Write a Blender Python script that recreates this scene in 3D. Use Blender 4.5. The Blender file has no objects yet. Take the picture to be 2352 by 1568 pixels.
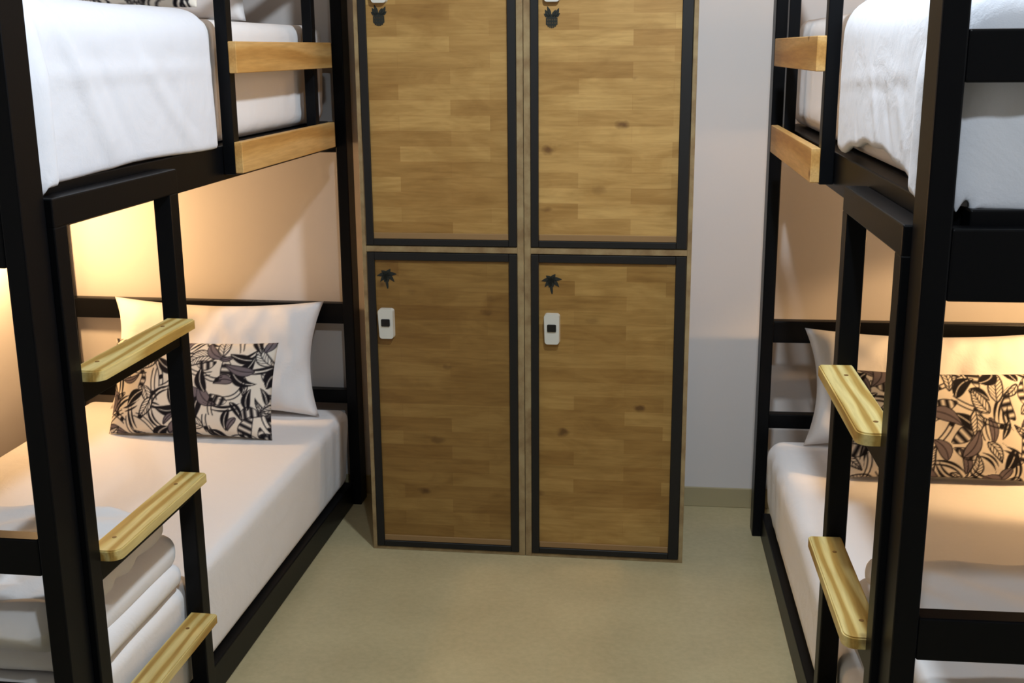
import bpy, bmesh, math, random
import numpy as np
from mathutils import Vector, Matrix, noise

random.seed(7)
S = bpy.context.scene
C = S.collection

# ------------------------------------------------------------------ camera
F, PITCH, YAW, ROLL, CAMH = 2669.14, 0.24644, 0.12265, 0.00767, 1.5
def make_camera():
    cy, sy = math.cos(YAW), math.sin(YAW)
    fwd = Vector((-sy * math.cos(PITCH), cy * math.cos(PITCH), -math.sin(PITCH)))
    right = Vector((cy, sy, 0))
    down = fwd.cross(right)
    c, s = math.cos(ROLL), math.sin(ROLL)
    r2 = c * right + s * down
    d2 = -s * right + c * down
    cam = bpy.data.cameras.new('camera')
    cam.sensor_width = 36.0
    cam.lens = F / 2352 * 36.0
    cam.clip_start = 0.05
    o = bpy.data.objects.new('camera', cam)
    m = Matrix(((r2.x, -d2.x, -fwd.x, 0), (r2.y, -d2.y, -fwd.y, 0), (r2.z, -d2.z, -fwd.z, CAMH), (0, 0, 0, 1)))
    o.matrix_world = m
    C.objects.link(o)
    S.camera = o
make_camera()

# ------------------------------------------------------------------ materials
def srgb(r, g, b):
    f = lambda c: (c / 255 / 12.92) if c / 255 <= 0.04045 else ((c / 255 + 0.055) / 1.055) ** 2.4
    return (f(r), f(g), f(b), 1)

def base_mat(name, col, rough=0.6, spec=0.5, metal=0.0):
    m = bpy.data.materials.new(name)
    m.use_nodes = True
    n = m.node_tree.nodes
    b = n['Principled BSDF']
    b.inputs['Base Color'].default_value = col
    b.inputs['Roughness'].default_value = rough
    b.inputs['Specular IOR Level'].default_value = spec
    b.inputs['Metallic'].default_value = metal
    return m, m.node_tree, b

def N(nt, t, **kw):
    n = nt.nodes.new(t)
    for k, v in kw.items():
        setattr(n, k, v)
    return n

def ramp(nt, stops):
    r = nt.nodes.new('ShaderNodeValToRGB')
    e = r.color_ramp.elements
    e[0].position, e[0].color = stops[0]
    e[1].position, e[1].color = stops[1]
    for p, c in stops[2:]:
        x = e.new(p)
        x.color = c
    return r

def mix(nt, blend, fac, a, b):
    m = nt.nodes.new('ShaderNodeMix')
    m.data_type = 'RGBA'
    m.blend_type = blend
    for sock, v in ((m.inputs[0], fac), (m.inputs[6], a), (m.inputs[7], b)):
        if hasattr(v, 'links'):
            nt.links.new(v, sock)
        else:
            sock.default_value = v
    return m.outputs[2]

def coords(nt, scale, kind='Object', rot=(0, 0, 0), loc=(0, 0, 0)):
    tc = N(nt, 'ShaderNodeTexCoord')
    mp = N(nt, 'ShaderNodeMapping')
    mp.inputs['Scale'].default_value = scale
    mp.inputs['Rotation'].default_value = rot
    mp.inputs['Location'].default_value = loc
    nt.links.new(tc.outputs[kind], mp.inputs['Vector'])
    return mp.outputs[0]

def noise_tex(nt, vec, scale, detail=3, rough=0.5, dist=0.0):
    n = N(nt, 'ShaderNodeTexNoise')
    n.inputs['Scale'].default_value = scale
    n.inputs['Detail'].default_value = detail
    n.inputs['Roughness'].default_value = rough
    n.inputs['Distortion'].default_value = dist
    if vec is not None:
        nt.links.new(vec, n.inputs['Vector'])
    return n

def bump(nt, b, height, strength, dist):
    bp = N(nt, 'ShaderNodeBump')
    bp.inputs['Strength'].default_value = strength
    bp.inputs['Distance'].default_value = dist
    nt.links.new(height, bp.inputs['Height'])
    nt.links.new(bp.outputs[0], b.inputs['Normal'])

def mat_wall():
    m, nt, b = base_mat('white_wall_paint', srgb(212, 207, 204), 0.75, 0.25)
    v = coords(nt, (1, 1, 1))
    n = noise_tex(nt, v, 90, 3)
    bump(nt, b, n.outputs[0], 0.08, 0.002)
    return m

def mat_floor():
    m, nt, b = base_mat('beige_floor_tile', srgb(178, 168, 132), 0.32, 0.5)
    v = coords(nt, (1, 1, 1))
    n = noise_tex(nt, v, 3.2, 5, 0.6)
    n2 = noise_tex(nt, v, 60, 3, 0.6)
    r = ramp(nt, [(0.3, srgb(176, 164, 128)), (0.7, srgb(190, 178, 140))])
    nt.links.new(n.outputs[0], r.inputs[0])
    r2 = ramp(nt, [(0.35, (0.9, 0.9, 0.88, 1)), (0.65, (1, 1, 1, 1))])
    nt.links.new(n2.outputs[0], r2.inputs[0])
    c = mix(nt, 'MULTIPLY', 1.0, r.outputs[0], r2.outputs[0])
    nt.links.new(c, b.inputs['Base Color'])
    rr = N(nt, 'ShaderNodeMapRange')
    rr.inputs[3].default_value = 0.28
    rr.inputs[4].default_value = 0.42
    nt.links.new(n.outputs[0], rr.inputs[0])
    nt.links.new(rr.outputs[0], b.inputs['Roughness'])
    return m

def mat_metal():
    m, nt, b = base_mat('black_powder_coat', (0.0030, 0.0033, 0.0042, 1), 0.36, 0.12)
    v = coords(nt, (1, 1, 1))
    n = noise_tex(nt, v, 220, 2)
    bump(nt, b, n.outputs[0], 0.1, 0.0006)
    return m

def mat_black_paint():
    m, nt, b = base_mat('black_brushed_paint', (0.0075, 0.007, 0.0065, 1), 0.55, 0.35)
    v = coords(nt, (30, 30, 3))
    n = noise_tex(nt, v, 4, 3)
    bump(nt, b, n.outputs[0], 0.15, 0.001)
    return m

def mat_pine(name, dark, mid, light, grain=1.0, axis='X'):
    # grain runs along the local Y axis (boards lie along the bed)
    m, nt, b = base_mat(name, mid, 0.5, 0.3)
    v = coords(nt, (1, 0.12, 1))
    dn = noise_tex(nt, v, 9, 3, 0.5, 0.6)
    w = N(nt, 'ShaderNodeTexWave', wave_type='BANDS', bands_direction=axis)
    w.inputs['Scale'].default_value = 11 * grain
    w.inputs['Distortion'].default_value = 8
    w.inputs['Detail'].default_value = 2
    w.inputs['Detail Scale'].default_value = 1.2
    nt.links.new(v, w.inputs['Vector'])
    r = ramp(nt, [(0.15, dark), (0.5, mid), (0.85, light)])
    nt.links.new(w.outputs['Fac'], r.inputs[0])
    fine = noise_tex(nt, coords(nt, (60, 4, 60)), 3, 3)
    r2 = ramp(nt, [(0.35, (0.84, 0.82, 0.78, 1)), (0.65, (1, 1, 1, 1))])
    nt.links.new(fine.outputs[0], r2.inputs[0])
    r3 = ramp(nt, [(0.35, (0.86, 0.84, 0.8, 1)), (0.6, (1, 1, 1, 1))])
    nt.links.new(dn.outputs[0], r3.inputs[0])
    c = mix(nt, 'MULTIPLY', 1.0, r.outputs[0], r2.outputs[0])
    c = mix(nt, 'MULTIPLY', 1.0, c, r3.outputs[0])
    # knots
    vo = N(nt, 'ShaderNodeTexVoronoi')
    vo.inputs['Scale'].default_value = 7.0
    nt.links.new(coords(nt, (1, 0.8, 1)), vo.inputs['Vector'])
    rk = ramp(nt, [(0.03, srgb(120, 82, 40)), (0.085, (1, 1, 1, 1))])
    nt.links.new(vo.outputs['Distance'], rk.inputs[0])
    c = mix(nt, 'MULTIPLY', 0.8, c, rk.outputs[0])
    nt.links.new(c, b.inputs['Base Color'])
    return m

def mat_butcher(name, tone):
    # finger-jointed boards lying across the door: staves along local X, stacked along Z
    m, nt, b = base_mat(name, srgb(176, 140, 84), 0.42, 0.4)
    tc = N(nt, 'ShaderNodeTexCoord')
    sp = N(nt, 'ShaderNodeSeparateXYZ')
    nt.links.new(tc.outputs['Object'], sp.inputs[0])
    oi = N(nt, 'ShaderNodeObjectInfo')
    ax = N(nt, 'ShaderNodeMath', operation='MULTIPLY')
    ax.inputs[1].default_value = 7.0
    nt.links.new(oi.outputs['Random'], ax.inputs[0])
    add = N(nt, 'ShaderNodeMath', operation='ADD')
    nt.links.new(sp.outputs[0], add.inputs[0])
    nt.links.new(ax.outputs[0], add.inputs[1])
    addz = N(nt, 'ShaderNodeMath', operation='ADD')
    nt.links.new(sp.outputs[2], addz.inputs[0])
    nt.links.new(ax.outputs[0], addz.inputs[1])
    cb = N(nt, 'ShaderNodeCombineXYZ')
    nt.links.new(add.outputs[0], cb.inputs[0])
    nt.links.new(addz.outputs[0], cb.inputs[1])
    br = N(nt, 'ShaderNodeTexBrick')
    br.offset = 0.43
    br.squash = 1.0
    br.inputs['Scale'].default_value = 1.0
    br.inputs['Brick Width'].default_value = 0.26
    br.inputs['Row Height'].default_value = 0.043
    br.inputs['Mortar Size'].default_value = 0.0003
    br.inputs['Mortar Smooth'].default_value = 0.2
    br.inputs['Bias'].default_value = 0.0
    br.inputs['Color1'].default_value = srgb(160, 124, 70)
    br.inputs['Color2'].default_value = srgb(186, 152, 94)
    br.inputs['Mortar'].default_value = srgb(160, 122, 72)
    nt.links.new(cb.outputs[0], br.inputs['Vector'])
    # grain streaks along X
    mp = N(nt, 'ShaderNodeMapping')
    mp.inputs['Scale'].default_value = (5, 60, 1)
    nt.links.new(cb.outputs[0], mp.inputs[0])
    g = noise_tex(nt, mp.outputs[0], 1.4, 5, 0.6, 0.8)
    rg = ramp(nt, [(0.3, (0.76, 0.70, 0.60, 1)), (0.62, (1.05, 1.03, 1.0, 1))])
    nt.links.new(g.outputs[0], rg.inputs[0])
    c = mix(nt, 'MULTIPLY', 0.75, br.outputs['Color'], rg.outputs[0])
    mp2 = N(nt, 'ShaderNodeMapping')
    mp2.inputs['Scale'].default_value = (3.2, 9, 1)
    nt.links.new(cb.outputs[0], mp2.inputs[0])
    g2 = noise_tex(nt, mp2.outputs[0], 1.5, 4, 0.55, 1.2)
    rg2 = ramp(nt, [(0.32, (0.74, 0.68, 0.58, 1)), (0.6, (1.0, 1.0, 1.0, 1))])
    nt.links.new(g2.outputs[0], rg2.inputs[0])
    c = mix(nt, 'MULTIPLY', 0.8, c, rg2.outputs[0])
    # dark knots, few and elongated along the grain
    mp3 = N(nt, 'ShaderNodeMapping')
    mp3.inputs['Scale'].default_value = (6.5, 11, 1)
    nt.links.new(cb.outputs[0], mp3.inputs[0])
    wn = noise_tex(nt, cb.outputs[0], 30, 2)
    wmix = mix(nt, 'LINEAR_LIGHT', 0.10, mp3.outputs[0], wn.outputs[1])
    vo = N(nt, 'ShaderNodeTexVoronoi')
    vo.inputs['Scale'].default_value = 1.0
    nt.links.new(wmix, vo.inputs['Vector'])
    rk = ramp(nt, [(0.06, (1, 1, 1, 1)), (0.16, (0, 0, 0, 1))])
    nt.links.new(vo.outputs['Distance'], rk.inputs[0])
    sel = ramp(nt, [(0.36, (0, 0, 0, 1)), (0.56, (1, 1, 1, 1))])
    nt.links.new(vo.outputs['Color'], sel.inputs[0])
    kf = N(nt, 'ShaderNodeMath', operation='MULTIPLY')
    nt.links.new(rk.outputs[0], kf.inputs[0])
    nt.links.new(sel.outputs[0], kf.inputs[1])
    kf2 = N(nt, 'ShaderNodeMath', operation='MULTIPLY')
    kf2.inputs[1].default_value = 0.8
    nt.links.new(kf.outputs[0], kf2.inputs[0])
    c = mix(nt, 'MIX', kf2.outputs[0], c, srgb(84, 52, 24))
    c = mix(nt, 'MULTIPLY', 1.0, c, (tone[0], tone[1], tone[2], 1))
    nt.links.new(c, b.inputs['Base Color'])
    return m

def mat_edge():
    m, nt, b = base_mat('pale_board_edge', srgb(176, 156, 116), 0.55, 0.3)
    v = coords(nt, (8, 8, 8))
    n = noise_tex(nt, v, 2.2, 4, 0.6)
    r = ramp(nt, [(0.35, srgb(126, 102, 70)), (0.65, srgb(158, 138, 100))])
    nt.links.new(n.outputs[0], r.inputs[0])
    nt.links.new(r.outputs[0], b.inputs['Base Color'])
    return m

def mat_sheet(name='white_cotton', col=srgb(236, 234, 234)):
    m, nt, b = base_mat(name, col, 0.85, 0.15)
    b.inputs['Sheen Weight'].default_value = 0.15
    v = coords(nt, (1, 1, 1))
    n = noise_tex(nt, v, 9, 4, 0.55, 0.6)
    n2 = noise_tex(nt, v, 420, 2)
    ad = N(nt, 'ShaderNodeMath', operation='MULTIPLY_ADD')
    ad.inputs[1].default_value = 0.05
    nt.links.new(n2.outputs[0], ad.inputs[0])
    nt.links.new(n.outputs[0], ad.inputs[2])
    bump(nt, b, ad.outputs[0], 0.22, 0.02)
    return m

def mat_cushion():
    m, nt, b = base_mat('leaf_print_cotton', (0.7, 0.65, 0.55, 1), 0.85, 0.15)
    at = N(nt, 'ShaderNodeVertexColor', layer_name='print')
    nt.links.new(at.outputs[0], b.inputs['Base Color'])
    return m

M = {}
M['wall'] = mat_wall()
M['ceiling'] = base_mat('white_ceiling_paint', srgb(236, 234, 230), 0.85, 0.2)[0]
M['floor'] = mat_floor()
M['base'] = base_mat('beige_skirting_tile', srgb(166, 154, 120), 0.4, 0.5)[0]
M['metal'] = mat_metal()
M['paint'] = mat_black_paint()
M['step'] = mat_pine('pale_pine_board', srgb(180, 144, 74), srgb(208, 182, 112), srgb(220, 200, 136))
M['slat'] = mat_pine('golden_pine_board', srgb(190, 142, 78), srgb(204, 158, 92), srgb(212, 170, 108), 0.5, 'Z')
for k, tone in (('lower_left', (0.60, 0.56, 0.46)), ('upper_left', (0.92, 0.90, 0.84)), ('lower_right', (0.80, 0.78, 0.68)), ('upper_right', (1.06, 1.06, 1.04))):  # tints differ by board; lower doors are darkened to paint in the light's falloff
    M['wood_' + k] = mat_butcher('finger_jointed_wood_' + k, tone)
M['edge'] = mat_edge()
M['sheet'] = mat_sheet()
M['duvet'] = mat_sheet('white_duvet_cotton', srgb(216, 219, 227))
M['cushion'] = mat_cushion()
M['lock_white'] = base_mat('white_lock_plastic', srgb(205, 205, 196), 0.3, 0.5)[0]
M['lock_black'] = base_mat('black_lock_screen', (0.006, 0.006, 0.007, 1), 0.2, 0.5)[0]
M['emblem'] = base_mat('dark_stencil_ink', (0.020, 0.022, 0.018, 1), 0.7, 0.2)[0]
M['screw'] = base_mat('brown_screw_head', srgb(120, 84, 40), 0.5, 0.4)[0]
M['lip'] = base_mat('brown_lip_wood', srgb(140, 110, 72), 0.6, 0.3)[0]
M['board'] = base_mat('plain_bed_board', srgb(150, 128, 92), 0.7, 0.2)[0]

# ------------------------------------------------------------------ mesh helpers
def obj(name, bm, mat, parent=None, smooth=False):
    me = bpy.data.meshes.new(name)
    bm.normal_update()
    bm.to_mesh(me)
    bm.free()
    for mm in (mat if isinstance(mat, (list, tuple)) else [mat]):
        me.materials.append(mm)
    if smooth:
        for p in me.polygons:
            p.use_smooth = True
    o = bpy.data.objects.new(name, me)
    C.objects.link(o)
    if parent is not None:
        o.parent = parent
    return o

def empty(name, loc, rz=0.0):
    o = bpy.data.objects.new(name, None)
    o.location = loc
    o.rotation_euler = (0, 0, rz)
    o.empty_display_size = 0.1
    C.objects.link(o)
    return o

def tag(o, label, cat, group=None):
    o['label'] = label
    o['category'] = cat
    if group:
        o['group'] = group
    return o

def struct(o):
    o['kind'] = 'structure'
    return o

def add_box(bm, x0, x1, y0, y1, z0, z1, bev=0.003, seg=2, mi=0):
    if x0 > x1: x0, x1 = x1, x0
    if y0 > y1: y0, y1 = y1, y0
    t = bmesh.new()
    bmesh.ops.create_cube(t, size=1.0, matrix=Matrix.Translation(((x0 + x1) / 2, (y0 + y1) / 2, (z0 + z1) / 2)) @ Matrix.Diagonal((x1 - x0, y1 - y0, z1 - z0, 1)))
    if bev:
        bev = min(bev, 0.45 * min(x1 - x0, y1 - y0, z1 - z0))
        bmesh.ops.bevel(t, geom=list(t.edges), offset=bev, segments=seg, affect='EDGES', profile=0.5)
    merge(bm, t, mi)

def merge(bm, t, mi=0):
    vm = {}
    for v in t.verts:
        vm[v] = bm.verts.new(v.co)
    for f in t.faces:
        nf = bm.faces.new([vm[v] for v in f.verts])
        nf.material_index = mi if mi else f.material_index
        nf.smooth = f.smooth
    t.free()

def box(name, dims, mat, parent=None, bev=0.003, seg=2):
    bm = bmesh.new()
    add_box(bm, *dims, bev=bev, seg=seg)
    return obj(name, bm, mat, parent)

def grid_faces(bm, vs):
    for i in range(len(vs) - 1):
        for j in range(len(vs[0]) - 1):
            bm.faces.new((vs[i][j], vs[i + 1][j], vs[i + 1][j + 1], vs[i][j + 1]))

def soft_box(x0, x1, y0, y1, z0, z1, r, step=0.02, disp=None, rz=None):
    """a padded block: faces gridded at about `step`, edges rounded by r, then pushed by disp(p, n)."""
    bm = bmesh.new()
    def lin(a, b):
        L = b - a
        inner = max(1, int(round((L - 2 * r) / step)))
        k = 5
        pts = [a + r * (1 - math.cos(math.pi / 2 * i / k)) for i in range(k)]
        pts += [a + r + (L - 2 * r) * i / inner for i in range(inner + 1)]
        pts += [b - r * (1 - math.cos(math.pi / 2 * i / k)) for i in range(k - 1, -1, -1)]
        out = []
        for p in pts:
            if not out or p - out[-1] > 1e-6:
                out.append(p)
        return out
    X, Y, Z = lin(x0, x1), lin(y0, y1), lin(z0, z1)
    cache = {}
    lo = Vector((x0 + r, y0 + r, z0 + r))
    hi = Vector((x1 - r, y1 - r, z1 - r))
    def V(x, y, z):
        k = (round(x, 5), round(y, 5), round(z, 5))
        if k not in cache:
            p = Vector((x, y, z))
            q = Vector((min(max(x, lo.x), hi.x), min(max(y, lo.y), hi.y), min(max(z, lo.z), hi.z)))
            d = p - q
            if d.length > 1e-9:
                n = d.normalized()
                p = q + n * r
            else:
                n = Vector((0, 0, 1))
            if disp:
                p = p + disp(p, n)
            cache[k] = bm.verts.new(p)
        return cache[k]
    def face(A, B, f):
        for i in range(len(A) - 1):
            for j in range(len(B) - 1):
                bm.faces.new([f(A[i], B[j]), f(A[i + 1], B[j]), f(A[i + 1], B[j + 1]), f(A[i], B[j + 1])])
    face(X, Y, lambda a, b: V(a, b, z1))
    face(X, Y, lambda a, b: V(a, b, z0))
    face(X, Z, lambda a, b: V(a, y0, b))
    face(X, Z, lambda a, b: V(a, y1, b))
    face(Y, Z, lambda a, b: V(x0, a, b))
    face(Y, Z, lambda a, b: V(x1, a, b))
    bmesh.ops.recalc_face_normals(bm, faces=list(bm.faces))
    for f in bm.faces:
        f.smooth = True
    return bm

def nz(x, y, z=0.0):
    return noise.noise(Vector((x, y, z)))

# ------------------------------------------------------------------ room
WL, WR, WB, WF, CEIL = -2.062, 1.425, 3.722, -3.2, 2.62
T = 0.1
struct(box('floor', (WL - T, WR + T, WF - T, WB + T, -T, 0), M['floor'], bev=0))
struct(box('ceiling', (WL - T, WR + T, WF - T, WB + T, CEIL, CEIL + T), M['ceiling'], bev=0))
struct(box('wall_back', (WL - T, WR + T, WB, WB + T, 0, CEIL), M['wall'], bev=0))
struct(box('wall_front', (WL - T, WR + T, WF - T, WF, 0, CEIL), M['wall'], bev=0))
struct(box('wall_left', (WL - T, WL, WF, WB, 0, CEIL), M['wall'], bev=0))
struct(box('wall_right', (WR, WR + T, WF, WB, 0, CEIL), M['wall'], bev=0))
struct(box('baseboard_back', (WL, WR, WB - 0.008, WB, 0, 0.068), M['base'], bev=0.002))

# ------------------------------------------------------------------ bunk beds
L = 1.95
W = 1.04
class Bed:
    def __init__(s, side, xa, yn, xfar, v0, v1, bar, steps):
        s.s = side
        s.rz = -math.atan((xfar - xa) / L)
        s.loc = Vector((xa, yn, 0))
        s.mat = Matrix.Translation(s.loc) @ Matrix.Rotation(s.rz, 4, 'Z')
        s.v0, s.v1, s.bar, s.steps = v0, v1, bar, steps
    def P(s, u, v, z):
        return s.mat @ Vector((s.s * u, v, z))

LB = Bed(-1, -1.000, 1.735, -0.964, 0.076, 0.572, (1.216, 1.266), (0.960, 0.620, 0.287))
RB = Bed(1, 0.362, 1.605, 0.330, 0.076, 0.560, (1.210, 1.256), (0.932, 0.592, 0.260))

POST_TOP = 1.82
def build_bed(B, label):
    root = empty('bunk_bed', B.loc, B.rz)
    tag(root, label, 'bunk bed', 'black bunk beds either side of the lockers')
    s = B.s
    mt = M['metal']
    def bb(name, u0, u1, v0, v1, z0, z1, mat=mt, parent=root, bev=0.003):
        bm = bmesh.new()
        add_box(bm, s * u0, s * u1, v0, v1, z0, z1, bev)
        return obj(name, bm, mat, parent)
    # four posts, 36 x 74 mm
    for u0 in (0, W - 0.036):
        for v0 in (0, L - 0.074):
            bb('post', u0, u0 + 0.036, v0, v0 + 0.074, 0, POST_TOP)
    # side rails of both bunks
    for u0 in (0.030, W - 0.066):
        bb('side_rail', u0, u0 + 0.036, 0.074, L - 0.074, 1.203, 1.284)
    bb('side_rail', 0.026, 0.062, 0.074, L - 0.074, 0.002, 0.080)
    bb('side_rail', W - 0.062, W - 0.026, 0.074, L - 0.074, 0.002, 0.080)
    # end rails, foot and head
    for v0, zz in ((0.0, (1.162, 1.262)), (L - 0.036, (1.184, 1.272))):
        bb('end_rail', 0.036, W - 0.036, v0, v0 + 0.036, 0.347, 0.393)
        bb('end_rail', 0.036, W - 0.036, v0, v0 + 0.036, 0.622, 0.690)
        bb('platform_rail', 0.036, W - 0.036, v0, v0 + 0.036, zz[0], zz[1])
        bb('end_rail', 0.036, W - 0.036, v0, v0 + 0.036, 1.453, 1.521)
        bb('end_rail', 0.036, W - 0.036, v0, v0 + 0.036, POST_TOP - 0.05, POST_TOP - 0.002)
    # boards carrying the mattresses
    bb('mattress_board', 0.067, W - 0.067, 0.0365, L - 0.0365, 1.232, 1.283, M['metal'])
    bb('mattress_board', 0.063, W - 0.063, 0.0365, L - 0.0365, 0.050, 0.0805, M['board'])
    # guard rail with two wooden slats, on the aisle side towards the head
    bm = bmesh.new()
    for v0 in (0.928, 1.572):
        add_box(bm, s * 0.0, s * 0.029, v0, v0 + 0.034, 1.216, POST_TOP, 0.002)
    add_box(bm, s * 0.0, s * 0.029, 0.962, 1.572, POST_TOP - 0.036, POST_TOP - 0.002, 0.002)
    add_box(bm, s * 0.0, s * 0.029, 1.606, L - 0.074, POST_TOP - 0.036, POST_TOP - 0.002, 0.002)
    g = obj('guard_rail', bm, mt, root)
    for z0, z1 in ((1.450, 1.522), (1.220, 1.293)):
        bm = bmesh.new()
        add_box(bm, s * -0.020, s * -0.0005, 0.926, 1.690, z0, z1, 0.002)
        sl = obj('guard_slat', bm, M['slat'], g)
        sl['label'] = 'golden pine guard board'
    # ladder at the foot end
    bm = bmesh.new()
    a, b = B.v0, B.v1
    add_box(bm, s * -0.012, s * 0.0255, a, a + 0.042, 0.0, B.bar[0] + 0.002, 0.003)
    add_box(bm, s * -0.012, s * 0.0255, b - 0.042, b, 0.0, B.bar[0] + 0.002, 0.003)
    add_box(bm, s * -0.012, s * 0.0295, a, b, B.bar[0], B.bar[1], 0.003)
    for zt in B.steps:
        add_box(bm, s * -0.009, s * 0.022, a + 0.041, b - 0.041, zt - 0.060, zt - 0.0205, 0.002)
    lad = obj('ladder', bm, mt, root)
    for zt in B.steps:
        # board with rounded outer corners, 60 mm deep
        o0, o1, r = -0.046, 0.016, 0.022
        p0, p1 = a + 0.0425, b - 0.0425
        pts = [(o1, p0), (o1, p1), (o0 + 0.004, p1), (o0, p1 - 0.004)]
        for k in range(7):
            t = math.pi / 2 * k / 6
            pts.append((o0 + r - r * math.cos(t), p0 + r - r * math.sin(t)))
        bm = bmesh.new()
        vs = [bm.verts.new((s * u, v, zt - 0.020)) for u, v in pts]
        f = bm.faces.new(vs)
        ex = bmesh.ops.extrude_face_region(bm, geom=[f])
        for v in ex['geom']:
            if isinstance(v, bmesh.types.BMVert):
                v.co.z += 0.020
        bmesh.ops.recalc_face_normals(bm, faces=list(bm.faces))
        bmesh.ops.bevel(bm, geom=[e for e in bm.edges if abs(e.verts[0].co.z - e.verts[1].co.z) < 1e-5 and e.verts[0].co.z > zt - 0.001], offset=0.0025, segments=2, affect='EDGES')
        for fv in (0.15, 0.82):
            t = bmesh.new()
            cu, cv = s * -0.008, p0 + (p1 - p0) * fv
            bmesh.ops.create_cone(t, cap_ends=True, segments=12, radius1=0.0042, radius2=0.0042, depth=0.003, matrix=Matrix.Translation((cu, cv, zt - 0.0008)))
            merge(bm, t, 1)
        st = obj('step', bm, [M['step'], M['screw']], lad)
        st['label'] = 'pale pine ladder step'
    return root

build_bed(LB, 'black metal bunk bed standing to the left of the wooden lockers')
build_bed(RB, 'black metal bunk bed standing to the right of the wooden lockers')

# ------------------------------------------------------------------ mattresses
def place(o, B, u, v, z, rot=None):
    o.matrix_world = Matrix.Translation(B.P(u, v, z)) @ Matrix.Rotation(B.rz, 4, 'Z') @ (rot or Matrix())

def mattress(B, u0, u1, v0, v1, z0, z1, r, label, seed, upper):
    s = B.s
    uc, vc = (u0 + u1) / 2, (v0 + v1) / 2
    hx, hy, h = (u1 - u0) / 2, (v1 - v0) / 2, z1 - z0
    def disp(p, n):
        side = 1 - abs(n.z)
        w = 0.004 * nz(p.x * 2.2 + seed, p.y * 2.2, p.z * 2)
        if n.length and side > 0.4:
            # drawn folds of the sheet near the head corner on the side faces
            t = max(0.0, (p.y - hy + 0.45) / 0.45)
            w += 0.006 * t * math.sin(p.y * 62 + p.z * 9 + seed) * min(1, (h - p.z) / 0.08 + 0.3)
        q = n * w
        if p.z < 0.05:
            q *= 0.2
        if not upper:
            q.x -= math.copysign(0.012 * (1 - p.z / h), p.x) * min(1, abs(p.x) / hx) ** 6
        return q
    bm = soft_box(-hx, hx, -hy, hy, 0, h, r, 0.022, disp)
    o = obj('mattress', bm, M['sheet'], None, True)
    place(o, B, uc, vc, z0)
    tag(o, label, 'mattress', 'white sheeted mattresses on the bunks')
    return o

mattress(LB, 0.029, 0.945, 0.078, 1.873, 0.0812, 0.342, 0.030, 'white sheeted mattress on the lower bunk of the bed left of the lockers', 1, False)
mattress(RB, 0.029, 0.955, 0.078, 1.835, 0.0812, 0.342, 0.045, 'white sheeted mattress on the lower bunk of the bed right of the lockers', 5, False)
mattress(LB, 0.052, 0.955, 0.085, 1.845, 1.2845, 1.574, 0.040, 'white sheeted mattress on the upper bunk of the bed left of the lockers', 9, True)
mattress(RB, 0.052, 0.955, 0.085, 1.845, 1.2845, 1.574, 0.043, 'white sheeted mattress on the upper bunk of the bed right of the lockers', 13, True)

def sst(a, b, x):
    t = min(1, max(0, (x - a) / (b - a)))
    return t * t * (3 - 2 * t)

# ------------------------------------------------------------------ duvets draped over the upper mattresses
def drape(B, label, hem, creases, seed, vf, puff):
    s = B.s
    ua, uw, vn, r = 0.046, 0.945, 0.080, 0.05
    ztop = 1.5775
    nh = 0.300
    bm = bmesh.new()
    ns, nt_ = 66, 72
    smin, smax = -0.32, uw - ua - r
    tmin, tmax = -0.32, vf - vn - r
    rows = []
    for i in range(ns + 1):
        sv = smin + (smax - smin) * i / ns
        row = []
        for j in range(nt_ + 1):
            tv = tmin + (tmax - tmin) * j / nt_
            du, dv = max(0, -sv), max(0, -tv)
            D = math.hypot(du, dv)
            hs = hem(vn + r + max(0, tv))
            hm = (hs * du + nh * dv) / (du + dv) if D > 0 else nh
            q = math.pi / 2 * r
            if D <= q:
                ang = D / r
                out, down = r * math.sin(ang), r * (1 - math.cos(ang))
                nv = (math.sin(ang), math.cos(ang))
            else:
                out, down = r, r + (D - q) * (hm - r) / (0.32 - q)
                nv = (1.0, 0.0)
            down = min(down, hm)
            dx, dy = ((du / D, dv / D) if D > 0 else (0, 0))
            u = ua + r + max(0, sv) - dx * out
            v = vn + r + max(0, tv) - dy * out
            z = ztop - down
            w = 0.007 * nz(u * 3 + seed, v * 3, z * 3) + 0.005
            if D == 0:
                w += 0.007 * max(0, nz(u * 5, v * 5 + seed, 3.1)) + puff(u, v)
            for (cv, cz, ang_, ln, wd, am) in creases:
                # ridge in (v, down) on the aisle side
                if dv == 0 and du > 0.0:
                    ca, sa = math.cos(ang_), math.sin(ang_)
                    a_ = (v - cv) * ca + (down - cz) * sa
                    b_ = -(v - cv) * sa + (down - cz) * ca
                    w += am * math.exp(-(b_ / wd) ** 2) * math.exp(-(a_ / ln) ** 4)
            if dv > 0 and D > q * 0.5:
                w += (0.006 + 0.010 * (1 + math.sin(u * 30 + 1.7 * math.sin(u * 11)))) * min(1, down / 0.12)
            w = max(w, 0.001)
            u -= dx * nv[0] * w
            v -= dy * nv[0] * w
            z += nv[1] * w if D > 0 else w
            row.append(bm.verts.new((s * u, v, z)))
        rows.append(row)
    grid_faces(bm, rows)
    bmesh.ops.recalc_face_normals(bm, faces=list(bm.faces))
    up = sum((f.normal.z for f in bm.faces))
    if up < 0:
        bmesh.ops.reverse_faces(bm, faces=list(bm.faces))
    o = obj('duvet', bm, M['duvet'], None, True)
    o.matrix_world = B.mat.copy()
    sd = o.modifiers.new('thickness', 'SOLIDIFY')
    sd.thickness = 0.016
    sd.offset = 1.0
    sb = o.modifiers.new('round', 'SUBSURF')
    sb.levels = 1
    sb.render_levels = 1
    tag(o, label, 'duvet', 'white duvets spread on the upper bunks')
    return o

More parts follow.
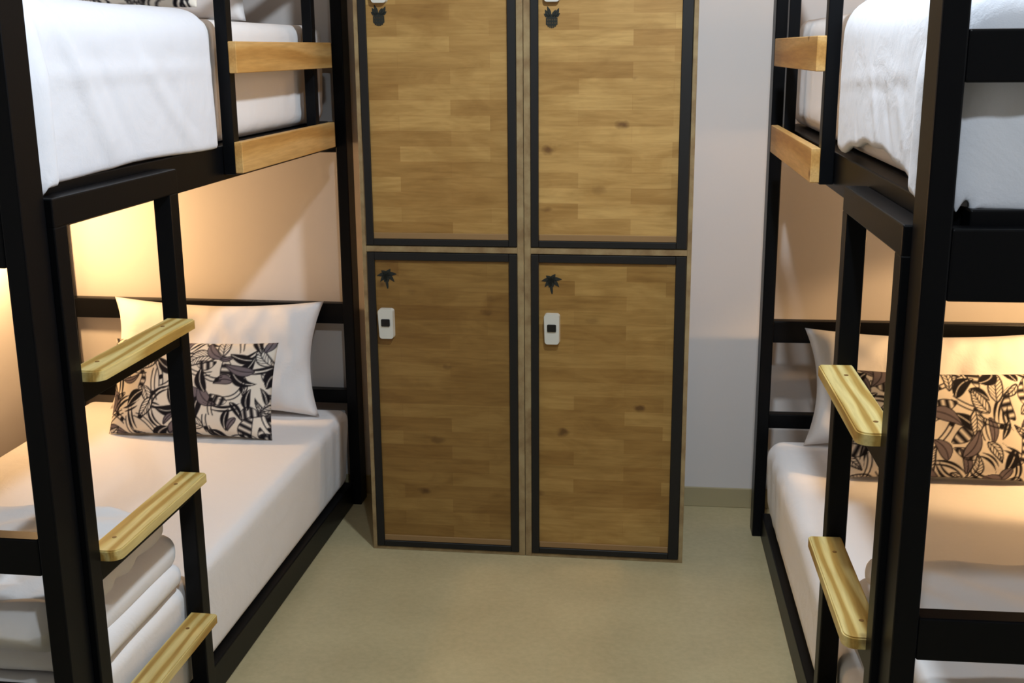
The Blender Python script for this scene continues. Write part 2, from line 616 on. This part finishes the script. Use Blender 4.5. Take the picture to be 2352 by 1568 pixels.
drape(LB, 'white duvet hanging down the aisle side of the upper bunk left of the lockers',
      lambda v: 0.294 + 0.004 * math.sin(v * 9),
      [(0.30, 0.16, 0.95, 0.14, 0.016, 0.010), (0.40, 0.17, 0.95, 0.12, 0.014, -0.008), (0.62, 0.17, 0.72, 0.13, 0.013, 0.010),
       (0.70, 0.18, 0.72, 0.11, 0.012, -0.008), (0.45, 0.115, 0.0, 0.40, 0.010, 0.005), (0.22, 0.05, 0.9, 0.1, 0.012, 0.006)], 3, 0.895,
      lambda u, v: 0.060 * sst(0.20, 0.50, u) * sst(0.62, 0.36, v))
drape(RB, 'white duvet with scalloped hem on the upper bunk right of the lockers',
      lambda v: 0.284 - 0.036 * max(0, math.sin((v - 0.20) / 0.62 * math.pi)) + 0.003 * math.sin(v * 40),
      [(0.45, 0.130, 0.05, 0.40, 0.008, 0.0018), (0.45, 0.145, 0.05, 0.40, 0.006, -0.0018), (0.5, 0.19, -1.0, 0.06, 0.010, 0.004),
       (0.40, 0.20, -1.0, 0.05, 0.009, -0.004), (0.30, 0.19, -0.9, 0.06, 0.010, 0.004)], 8, 0.885,
      lambda u, v: 0.006 * sst(0.14, 0.42, u))

# ------------------------------------------------------------------ duvets folded at the foot of the lower mattresses
def folded(B, layers, label, seed, fold_wall):
    s = B.s
    bm = bmesh.new()
    for k, (u0, u1, v0, v1, z0, z1) in enumerate(layers):
        h = z1 - z0
        def disp(p, n, k=k):
            w = 0.009 * nz(p.x * 5 + seed + k * 3.1, p.y * 5, p.z * 6 + k)
            if k == 2:
                w += 0.007 * math.sin((p.x * 1.0 + p.y * 1.3) * 38 + 4 * nz(p.x * 4, p.y * 4, seed))* max(0, nz(p.x * 3 + seed, p.y * 3, 7.7) + 0.3)
            w += 0.005 * nz(p.x * 14 + k, p.y * 6 + seed, 0.5)
            if k == 0 and n.z < -0.3:
                w = abs(w) * -0.3
            return n * w
        t = soft_box(u0, u1, v0, v1, z0, z1, h * 0.46, 0.02, disp)
        for v in t.verts:
            v.co.x *= s
        bmesh.ops.recalc_face_normals(t, faces=list(t.faces))
        merge(bm, t)
    o = obj('folded_duvet', bm, M['sheet'], None, True)
    o.matrix_world = B.mat.copy()
    tag(o, label, 'folded duvet', 'white duvets folded at the foot of the lower bunks')
    return o

folded(LB, [(0.029, 0.80, 0.130, 0.545, 0.3475, 0.404), (0.040, 0.78, 0.122, 0.548, 0.394, 0.470), (0.050, 0.79, 0.092, 0.535, 0.462, 0.530), (0.052, 0.788, 0.088, 0.136, 0.425, 0.527)],
       'white duvet folded in thick layers at the foot of the left lower mattress', 2, True)
folded(RB, [(0.055, 0.84, 0.10, 0.630, 0.3475, 0.412), (0.065, 0.82, 0.10, 0.625, 0.402, 0.468), (0.085, 0.80, 0.11, 0.615, 0.456, 0.515)],
       'white folded duvet with wrinkled top at the foot of the right lower mattress', 21, True)

# ------------------------------------------------------------------ pillows and cushions
def pillow_mesh(w, h, t, pinch, nx, ny, seed, wr, colour=None):
    bm = bmesh.new()
    lay = bm.loops.layers.color.new('print') if colour is not None else None
    grid = {}
    cols = {}
    for side in (1, -1):
        for i in range(nx + 1):
            for j in range(ny + 1):
                a, b = -1 + 2 * i / nx, -1 + 2 * j / ny
                edge = i in (0, nx) or j in (0, ny)
                if edge and side == -1:
                    grid[(side, i, j)] = grid[(1, i, j)]
                    continue
                x = a * w / 2 * (1 - pinch * (1 - b * b) * abs(a) ** 2)
                z = b * h / 2 * (1 - pinch * (1 - a * a) * abs(b) ** 2 * 1.2)
                th = t / 2 * ((1 - a ** 4) * (1 - b ** 4)) ** 0.55
                ww = wr * (nz(x * 9 + seed, z * 9, side) + 0.6 * nz(x * 22, z * 14 + seed, side * 2))
                ww *= min(1, th / (t * 0.12 + 1e-6))
                y = -side * (th + ww)
                v = bm.verts.new((x, y, z))
                grid[(side, i, j)] = v
                if colour is not None:
                    cols[v] = colour[i, j]
    for side in (1, -1):
        for i in range(nx):
            for j in range(ny):
                q = [grid[(side, i, j)], grid[(side, i + 1, j)], grid[(side, i + 1, j + 1)], grid[(side, i, j + 1)]]
                if side == -1:
                    q.reverse()
                f = bm.faces.new(q)
                f.smooth = True
                if lay is not None:
                    for lp in f.loops:
                        c = cols[lp.vert]
                        lp[lay] = (c[0], c[1], c[2], 1)
    return bm

def leaf_print(w, h, nx, ny, seed):
    rng = np.random.RandomState(seed)
    x = np.linspace(-w / 2, w / 2, nx + 1)[:, None] * np.ones((1, ny + 1))
    z = np.linspace(-h / 2, h / 2, ny + 1)[None, :] * np.ones((nx + 1, 1))
    bg = np.array((0.90, 0.87, 0.82))          # display-referred values; the attribute is byte colour
    ink = np.array((0.10, 0.09, 0.11))
    grey = np.array((0.46, 0.42, 0.44))
    img = np.ones((nx + 1, ny + 1, 3)) * bg
    def put(mask, col):
        img[:] = img * (1 - mask[..., None]) + col * mask[..., None]
    def sm(d, e=0.0016):
        return np.clip(0.5 - d / (2 * e), 0, 1)
    n = int(w * h / (0.055 * 0.05))
    pts = []
    for gi in range(int(w / 0.042) + 2):
        for gj in range(int(h / 0.042) + 2):
            pts.append((-w / 2 + gi * 0.042 + rng.uniform(-0.014, 0.014), -h / 2 + gj * 0.042 + rng.uniform(-0.014, 0.014)))
    rng.shuffle(pts)
    for k, (cx, cz) in enumerate(pts):
        ang = rng.uniform(0, 2 * math.pi)
        ln = rng.uniform(0.05, 0.105)
        wd = ln * rng.uniform(0.12, 0.26)
        bend = rng.choice((-1, 1)) * rng.uniform(2, 10)
        ca, sa = math.cos(ang), math.sin(ang)
        lx = (x - cx) * ca + (z - cz) * sa
        lz = -(x - cx) * sa + (z - cz) * ca
        lz = lz - bend * lx * lx
        tt = np.clip(2 * lx / ln, -1, 1)
        prof = wd * (1 - tt * tt) ** 0.8 * (1 - 0.35 * tt)
        d = np.abs(lz) - prof
        d = np.where(np.abs(2 * lx / ln) > 1, 1.0, d)
        ty = (k * 7) % 6
        if ty == 0:
            put(sm(d), ink)
            put(sm(np.abs(lz) - 0.0014) * sm(d + 0.003), bg)
        elif ty == 1:
            put(sm(d), bg)
            put(sm(np.abs(d + 0.0015) - 0.0018), ink)
            put(sm(np.abs(lz) - 0.0013) * sm(d), ink)
            vein = np.abs(((lx - np.abs(lz) * 1.2) / 0.011) % 1 - 0.5) * 0.011
            put(sm(vein - 0.0013) * sm(d) * 0.9, ink)
        elif ty == 2:
            put(sm(d), grey)
            put(sm(np.abs(d) - 0.0012), ink)
            put(sm(np.abs(lz) - 0.001) * sm(d), ink)
        elif ty == 3:
            put(sm(d) * (np.sin(lx * 300) * 0.5 + 0.5), ink)
            put(sm(np.abs(d) - 0.0012), ink)
        elif ty == 4:
            put(sm(np.abs(lz) - 0.004 * (1 - tt * tt)) * sm(np.abs(lx) - ln * 0.7), ink)
            put(sm(np.abs(lz - 0.012) - 0.003 * (1 - tt * tt)) * sm(np.abs(lx) - ln * 0.45), ink)
        else:
            put(sm(np.abs(np.abs(lz) - 0.006) - 0.0016) * sm(np.abs(lx) - ln * 0.55), ink)
            put(sm(np.hypot(lx - ln * 0.3, lz) - 0.007), ink)
    return img

def lay(o, B, u, v, z, lean, yaw=0.0, tilt=0.0):
    """stand a pillow whose lower edge midpoint rests at (u, v, z), leaning back by `lean` from upright."""
    R = Matrix.Rotation(yaw, 4, 'Z') @ Matrix.Rotation(-lean, 4, 'X') @ Matrix.Rotation(tilt, 4, 'Y')
    o.matrix_world = Matrix.Translation(B.P(u, v, z)) @ Matrix.Rotation(B.rz, 4, 'Z') @ R

def pillow(B, u, v, z, lean, w, h, t, label, seed, yaw=0.0, tilt=0.0):
    bm = pillow_mesh(w, h, t, 0.105, 54, 36, seed, 0.013)
    for vv in bm.verts:
        vv.co.z += h / 2
    o = obj('pillow', bm, M['sheet'], None, True)
    lay(o, B, u, v, z, lean, yaw, tilt)
    return tag(o, label, 'pillow', 'white pillows at the heads of the bunks')

CW, CH = 0.53, 0.30
NX, NY = 212, 120
def cushion(B, u, v, z, lean, label, seed, yaw=0.0, tilt=0.0, w=CW, h=CH):
    col = leaf_print(w, h, NX, NY, seed)
    bm = pillow_mesh(w, h, 0.11, 0.05, NX, NY, seed, 0.003, col)
    for vv in bm.verts:
        vv.co.z += h / 2
    o = obj('cushion', bm, M['cushion'], None, True)
    lay(o, B, u, v, z, lean, yaw, tilt)
    return tag(o, label, 'cushion', 'leaf print cushions on the bunks')

zl = 0.342
pillow(LB, 0.455, 1.760, zl + 0.006, 0.28, 0.72, 0.375, 0.15, 'white pillow leaning on the head rail of the left lower bunk', 1)
cushion(LB, 0.435, 1.520, zl + 0.004, 0.36, 'black and cream leaf print cushion on the left lower mattress', 4)
pillow(RB, 0.485, 1.760, zl + 0.006, 0.28, 0.72, 0.350, 0.15, 'white pillow leaning on the head rail of the right lower bunk', 6)
cushion(RB, 0.475, 1.500, zl + 0.004, 0.34, 'black and cream leaf print cushion on the right lower mattress', 11, tilt=0.0)
zu = 1.574
pillow(LB, 0.54, 1.62, zu + 0.01, 0.55, 0.66, 0.40, 0.14, 'white pillow on the upper bunk left of the lockers', 14)
cushion(LB, 0.40, 1.09, zu + 0.03, 0.5, 'leaf print cushion on the upper bunk left of the lockers', 17)
pillow(RB, 0.52, 1.50, zu + 0.02, 0.55, 0.70, 0.40, 0.14, 'white pillow on the upper bunk right of the lockers', 19)

# ------------------------------------------------------------------ lockers
LKX, LKY, LKR = -0.840, 3.2665, -0.0095
LKW, LKD, LKH = 0.948, 0.44, 1.90
DIV = 0.941

def rounded_rect(cx, cz, w, h, r, n=6):
    pts = []
    for (sx, sz, a0) in ((1, 1, 0), (-1, 1, 90), (-1, -1, 180), (1, -1, 270)):
        for k in range(n + 1):
            a = math.radians(a0 + 90 * k / n)
            pts.append((cx + sx * (w / 2 - r) + r * math.cos(a), cz + sz * (h / 2 - r) + r * math.sin(a)))
    return pts

def plate(bm, pts, y0, y1, mi=0):
    """extruded outline in the XZ plane, front at y0 (towards the room), back at y1."""
    t = bmesh.new()
    vs = [t.verts.new((x, y0, z)) for x, z in pts]
    f = t.faces.new(vs)
    ex = bmesh.ops.extrude_face_region(t, geom=[f])
    for v in ex['geom']:
        if isinstance(v, bmesh.types.BMVert):
            v.co.y = y1
    bmesh.ops.recalc_face_normals(t, faces=list(t.faces))
    for ff in t.faces:
        ff.material_index = mi
    merge(bm, t, mi)

def blade(bx, bz, ang, ln, wd, bend=0.0, n=8):
    L_, R_ = [], []
    for k in range(n + 1):
        t = k / n
        w = wd * math.sin(math.pi * min(1, 0.12 + 0.88 * t)) * 0.5
        px, pz = t * ln, bend * ln * t * t
        L_.append((px, pz + w))
        R_.append((px, pz - w))
    pts = L_ + R_[::-1]
    ca, sa = math.cos(ang), math.sin(ang)
    return [(bx + x * ca - z * sa, bz + x * sa + z * ca) for x, z in pts]

def palm_emblem(bm, cx, cz, y, sc):
    for a, ln, bd in ((200, 0.026, 0.5), (160, 0.027, 0.45), (120, 0.02, 0.35), (75, 0.021, -0.3), (30, 0.028, -0.45), (-15, 0.027, -0.5), (-60, 0.02, -0.3), (235, 0.022, 0.3)):
        plate(bm, blade(cx, cz + 0.006 * sc, math.radians(a), ln * sc, 0.013 * sc, bd), y - 0.0007, y + 0.0005)
    plate(bm, blade(cx + 0.002 * sc, cz - 0.034 * sc, math.radians(95), 0.042 * sc, 0.008 * sc, 0.1), y - 0.0007, y + 0.0005)

def bud_emblem(bm, cx, cz, y, sc):
    # pineapple like stencil: hatched round body under a crown of pointed leaves
    R = 0.019 * sc
    bz = cz - 0.009 * sc
    for k in range(-3, 4):
        x = k * R * 0.29
        h = math.sqrt(max(0.0, 1 - (k * 0.29) ** 2)) * R * 1.12
        plate(bm, [(cx + x - R * 0.115, bz - h), (cx + x + R * 0.115, bz - h), (cx + x + R * 0.115, bz + h), (cx + x - R * 0.115, bz + h)], y - 0.0007, y + 0.0005)
    for dz in (-0.55, 0.0, 0.55):
        hw_ = R * math.sqrt(1 - dz * dz) * 0.98
        plate(bm, [(cx - hw_, bz + dz * R - R * 0.14), (cx + hw_, bz + dz * R - R * 0.14), (cx + hw_, bz + dz * R + R * 0.14), (cx - hw_, bz + dz * R + R * 0.14)], y - 0.0008, y + 0.0005)
    for a, ln, wd, bd, off in ((102, 0.034, 0.011, 0.1, -0.004), (132, 0.026, 0.011, -0.2, -0.008), (70, 0.024, 0.011, -0.1, 0.003), (48, 0.030, 0.012, 0.25, 0.009), (20, 0.018, 0.009, 0.3, 0.012), (160, 0.016, 0.009, -0.3, -0.012)):
        plate(bm, blade(cx + off * sc, bz + R * 0.75, math.radians(a), ln * sc, wd * sc, bd), y - 0.0007, y + 0.0005)

locker_root_m = Matrix.Translation((LKX, LKY, 0)) @ Matrix.Rotation(LKR, 4, 'Z')

def locker(x0, x1, door_x, pts, label, edge_l, edge_r):
    root = empty('locker', locker_root_m @ Vector((x0, 0, 0)), LKR)
    tag(root, label, 'locker', 'wooden lockers against the back wall')
    w = x1 - x0
    bm = bmesh.new()
    add_box(bm, 0, edge_l, 0, LKD, 0, LKH, 0.001, 1)
    add_box(bm, w - edge_r, w, 0, LKD, 0, LKH, 0.001, 1)
    for z0, z1 in ((0, 0.010), (DIV - 0.009, DIV + 0.009), (LKH - 0.018, LKH)):
        add_box(bm, edge_l, w - edge_r, 0, LKD - 0.012, z0, z1, 0.001, 1)
    add_box(bm, edge_l, w - edge_r, LKD - 0.012, LKD, 0, LKH, 0.001, 1)
    obj('carcass', bm, M['edge'], root)
    for row, (z0, z1) in enumerate(((0.012, DIV - 0.011), (DIV + 0.011, LKH - 0.02))):
        d0, d1 = door_x
        fs, fs2, fr = 0.0225, (0.024 if x0 < 0.1 else 0.030), 0.022
        dz = (z0 + z1) / 2
        piv = Vector(((d0 + d1) / 2, 0, z0))
        hw, hh = (d1 - d0) / 2, z1 - z0
        bm = bmesh.new()
        add_box(bm, -hw + 0.002, hw - 0.002, 0.004, 0.020, 0.002, hh - 0.002, 0)
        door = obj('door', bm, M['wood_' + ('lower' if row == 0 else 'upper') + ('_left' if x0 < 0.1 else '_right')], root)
        door.location = piv
        bm = bmesh.new()
        add_box(bm, -hw, -hw + fs, -0.004, 0.012, 0, hh, 0.0015, 1)
        add_box(bm, hw - fs2, hw, -0.004, 0.012, 0, hh, 0.0015, 1)
        add_box(bm, -hw + fs, hw - fs2, -0.004, 0.012, 0, fr - 0.004, 0.0015, 1)
        add_box(bm, -hw + fs, hw - fs2, -0.004, 0.012, hh - fr, hh, 0.0015, 1)
        fo = obj('door_frame', bm, M['paint'], door)
        fo['label'] = 'black painted door border'
        bm = bmesh.new()
        add_box(bm, -hw + fs + 0.0005, hw - fs2 - 0.0005, 0.000, 0.012, fr - 0.0035, fr + 0.014, 0.001, 1)
        obj('bottom_lip', bm, M['lip'], door)
        # keypad lock: white case with a dark window
        lx, lz = pts[row][0]
        lx, lz = lx - x0 - piv.x, lz - piv.z
        bm = bmesh.new()
        t = bmesh.new()
        n = 0
        plate(t, rounded_rect(lx, lz, 0.046, 0.090, 0.009), -0.020, 0.004)
        # slope the case: thicker towards the top
        for v in t.verts:
            if v.co.y < -0.01:
                v.co.y += 0.008 * (0.5 - (v.co.z - lz) / 0.09)
                v.co.x = lx + (v.co.x - lx) * (0.90 if v.co.z < lz else 0.96)
        for f in t.faces:
            f.material_index = 0
        merge(bm, t)
        plate(bm, rounded_rect(lx, lz + 0.0045, 0.026, 0.022, 0.003), -0.0185, -0.010, 1)
        lk = obj('keypad_lock', bm, [M['lock_white'], M['lock_black']], door)
        lk['label'] = 'white keypad lock with black window'
        ex, ez = pts[row][1]
        bm = bmesh.new()
        (palm_emblem if row == 0 else bud_emblem)(bm, ex - x0 - piv.x, ez - piv.z, 0.0035, 1.0 if row == 0 else 0.85)
        em = obj('plant_emblem', bm, M['emblem'], door)
        em['label'] = 'dark stencilled plant emblem'
    return root

def lk_local(X, Z):
    return (X - LKX, Z)
locker(0.0, 0.4735, (0.0135, 0.4545),
       [(lk_local(-0.7735, 0.720), lk_local(-0.770, 0.857)), (lk_local(-0.764, 1.671), lk_local(-0.768, 1.590))],
       'wooden two door locker beside the left bunk bed', 0.0125, 0.0185)
locker(0.4750, 0.948, (0.4945 - 0.475, 0.9345 - 0.475),
       [(lk_local(-0.2845, 0.715), lk_local(-0.287, 0.850)), (lk_local(-0.286, 1.668), lk_local(-0.287, 1.580))],
       'wooden two door locker beside the strip of bare white wall', 0.0185, 0.0125)

# ------------------------------------------------------------------ lights
def point(name, loc, watts, col, rad):
    l = bpy.data.lights.new(name, 'POINT')
    l.energy = watts
    l.color = col
    l.shadow_soft_size = rad
    o = bpy.data.objects.new(name, l)
    o.location = loc
    C.objects.link(o)
    return o
def spot(name, loc, watts, col, rad, cone, blend):
    l = bpy.data.lights.new(name, 'SPOT')
    l.energy = watts
    l.color = col
    l.shadow_soft_size = rad
    l.spot_size = math.radians(cone)
    l.spot_blend = blend
    o = bpy.data.objects.new(name, l)
    o.location = loc
    C.objects.link(o)
    return o
COOL = (0.81, 0.91, 1.0)
spot('ceiling_light', (0.12, 1.92, 2.54), 106, COOL, 0.05, 160, 0.3)
spot('ceiling_light', (0.12, 0.45, 2.54), 58, COOL, 0.05, 160, 0.3)
WARM = (1.0, 0.60, 0.27)
point('bunk_light', (-1.92, 3.36, 0.98), 17, WARM, 0.04)
point('bunk_light', (1.36, 3.05, 1.00), 9, WARM, 0.04)  # warm fill added beside the right lower bunk's lamp, not a separate fixture
bl = spot('bunk_light', (1.37, 2.98, 1.05), 30, WARM, 0.03, 88, 0.3)
bl.rotation_euler = Vector((-0.32, 0.50, -0.80)).to_track_quat('-Z', 'Y').to_euler()
point('bunk_light', (-1.97, 3.40, 2.2), 3, WARM, 0.04)
point('bunk_light', (1.33, 3.30, 2.2), 8, WARM, 0.04)

w = bpy.data.worlds.new('world')
w.use_nodes = True
w.node_tree.nodes['Background'].inputs[0].default_value = (0.5, 0.55, 0.6, 1)
w.node_tree.nodes['Background'].inputs[1].default_value = 0.3
S.world = w

S.view_settings.view_transform = 'Standard'
S.view_settings.look = 'None'
S.view_settings.exposure = 0.0
S.view_settings.gamma = 1.0
S.view_settings.use_curve_mapping = False
try:
    S.cycles.use_denoising = True
    S.cycles.filter_width = 2.2
    S.cycles.max_bounces = 10
    S.cycles.diffuse_bounces = 6
except Exception:
    pass
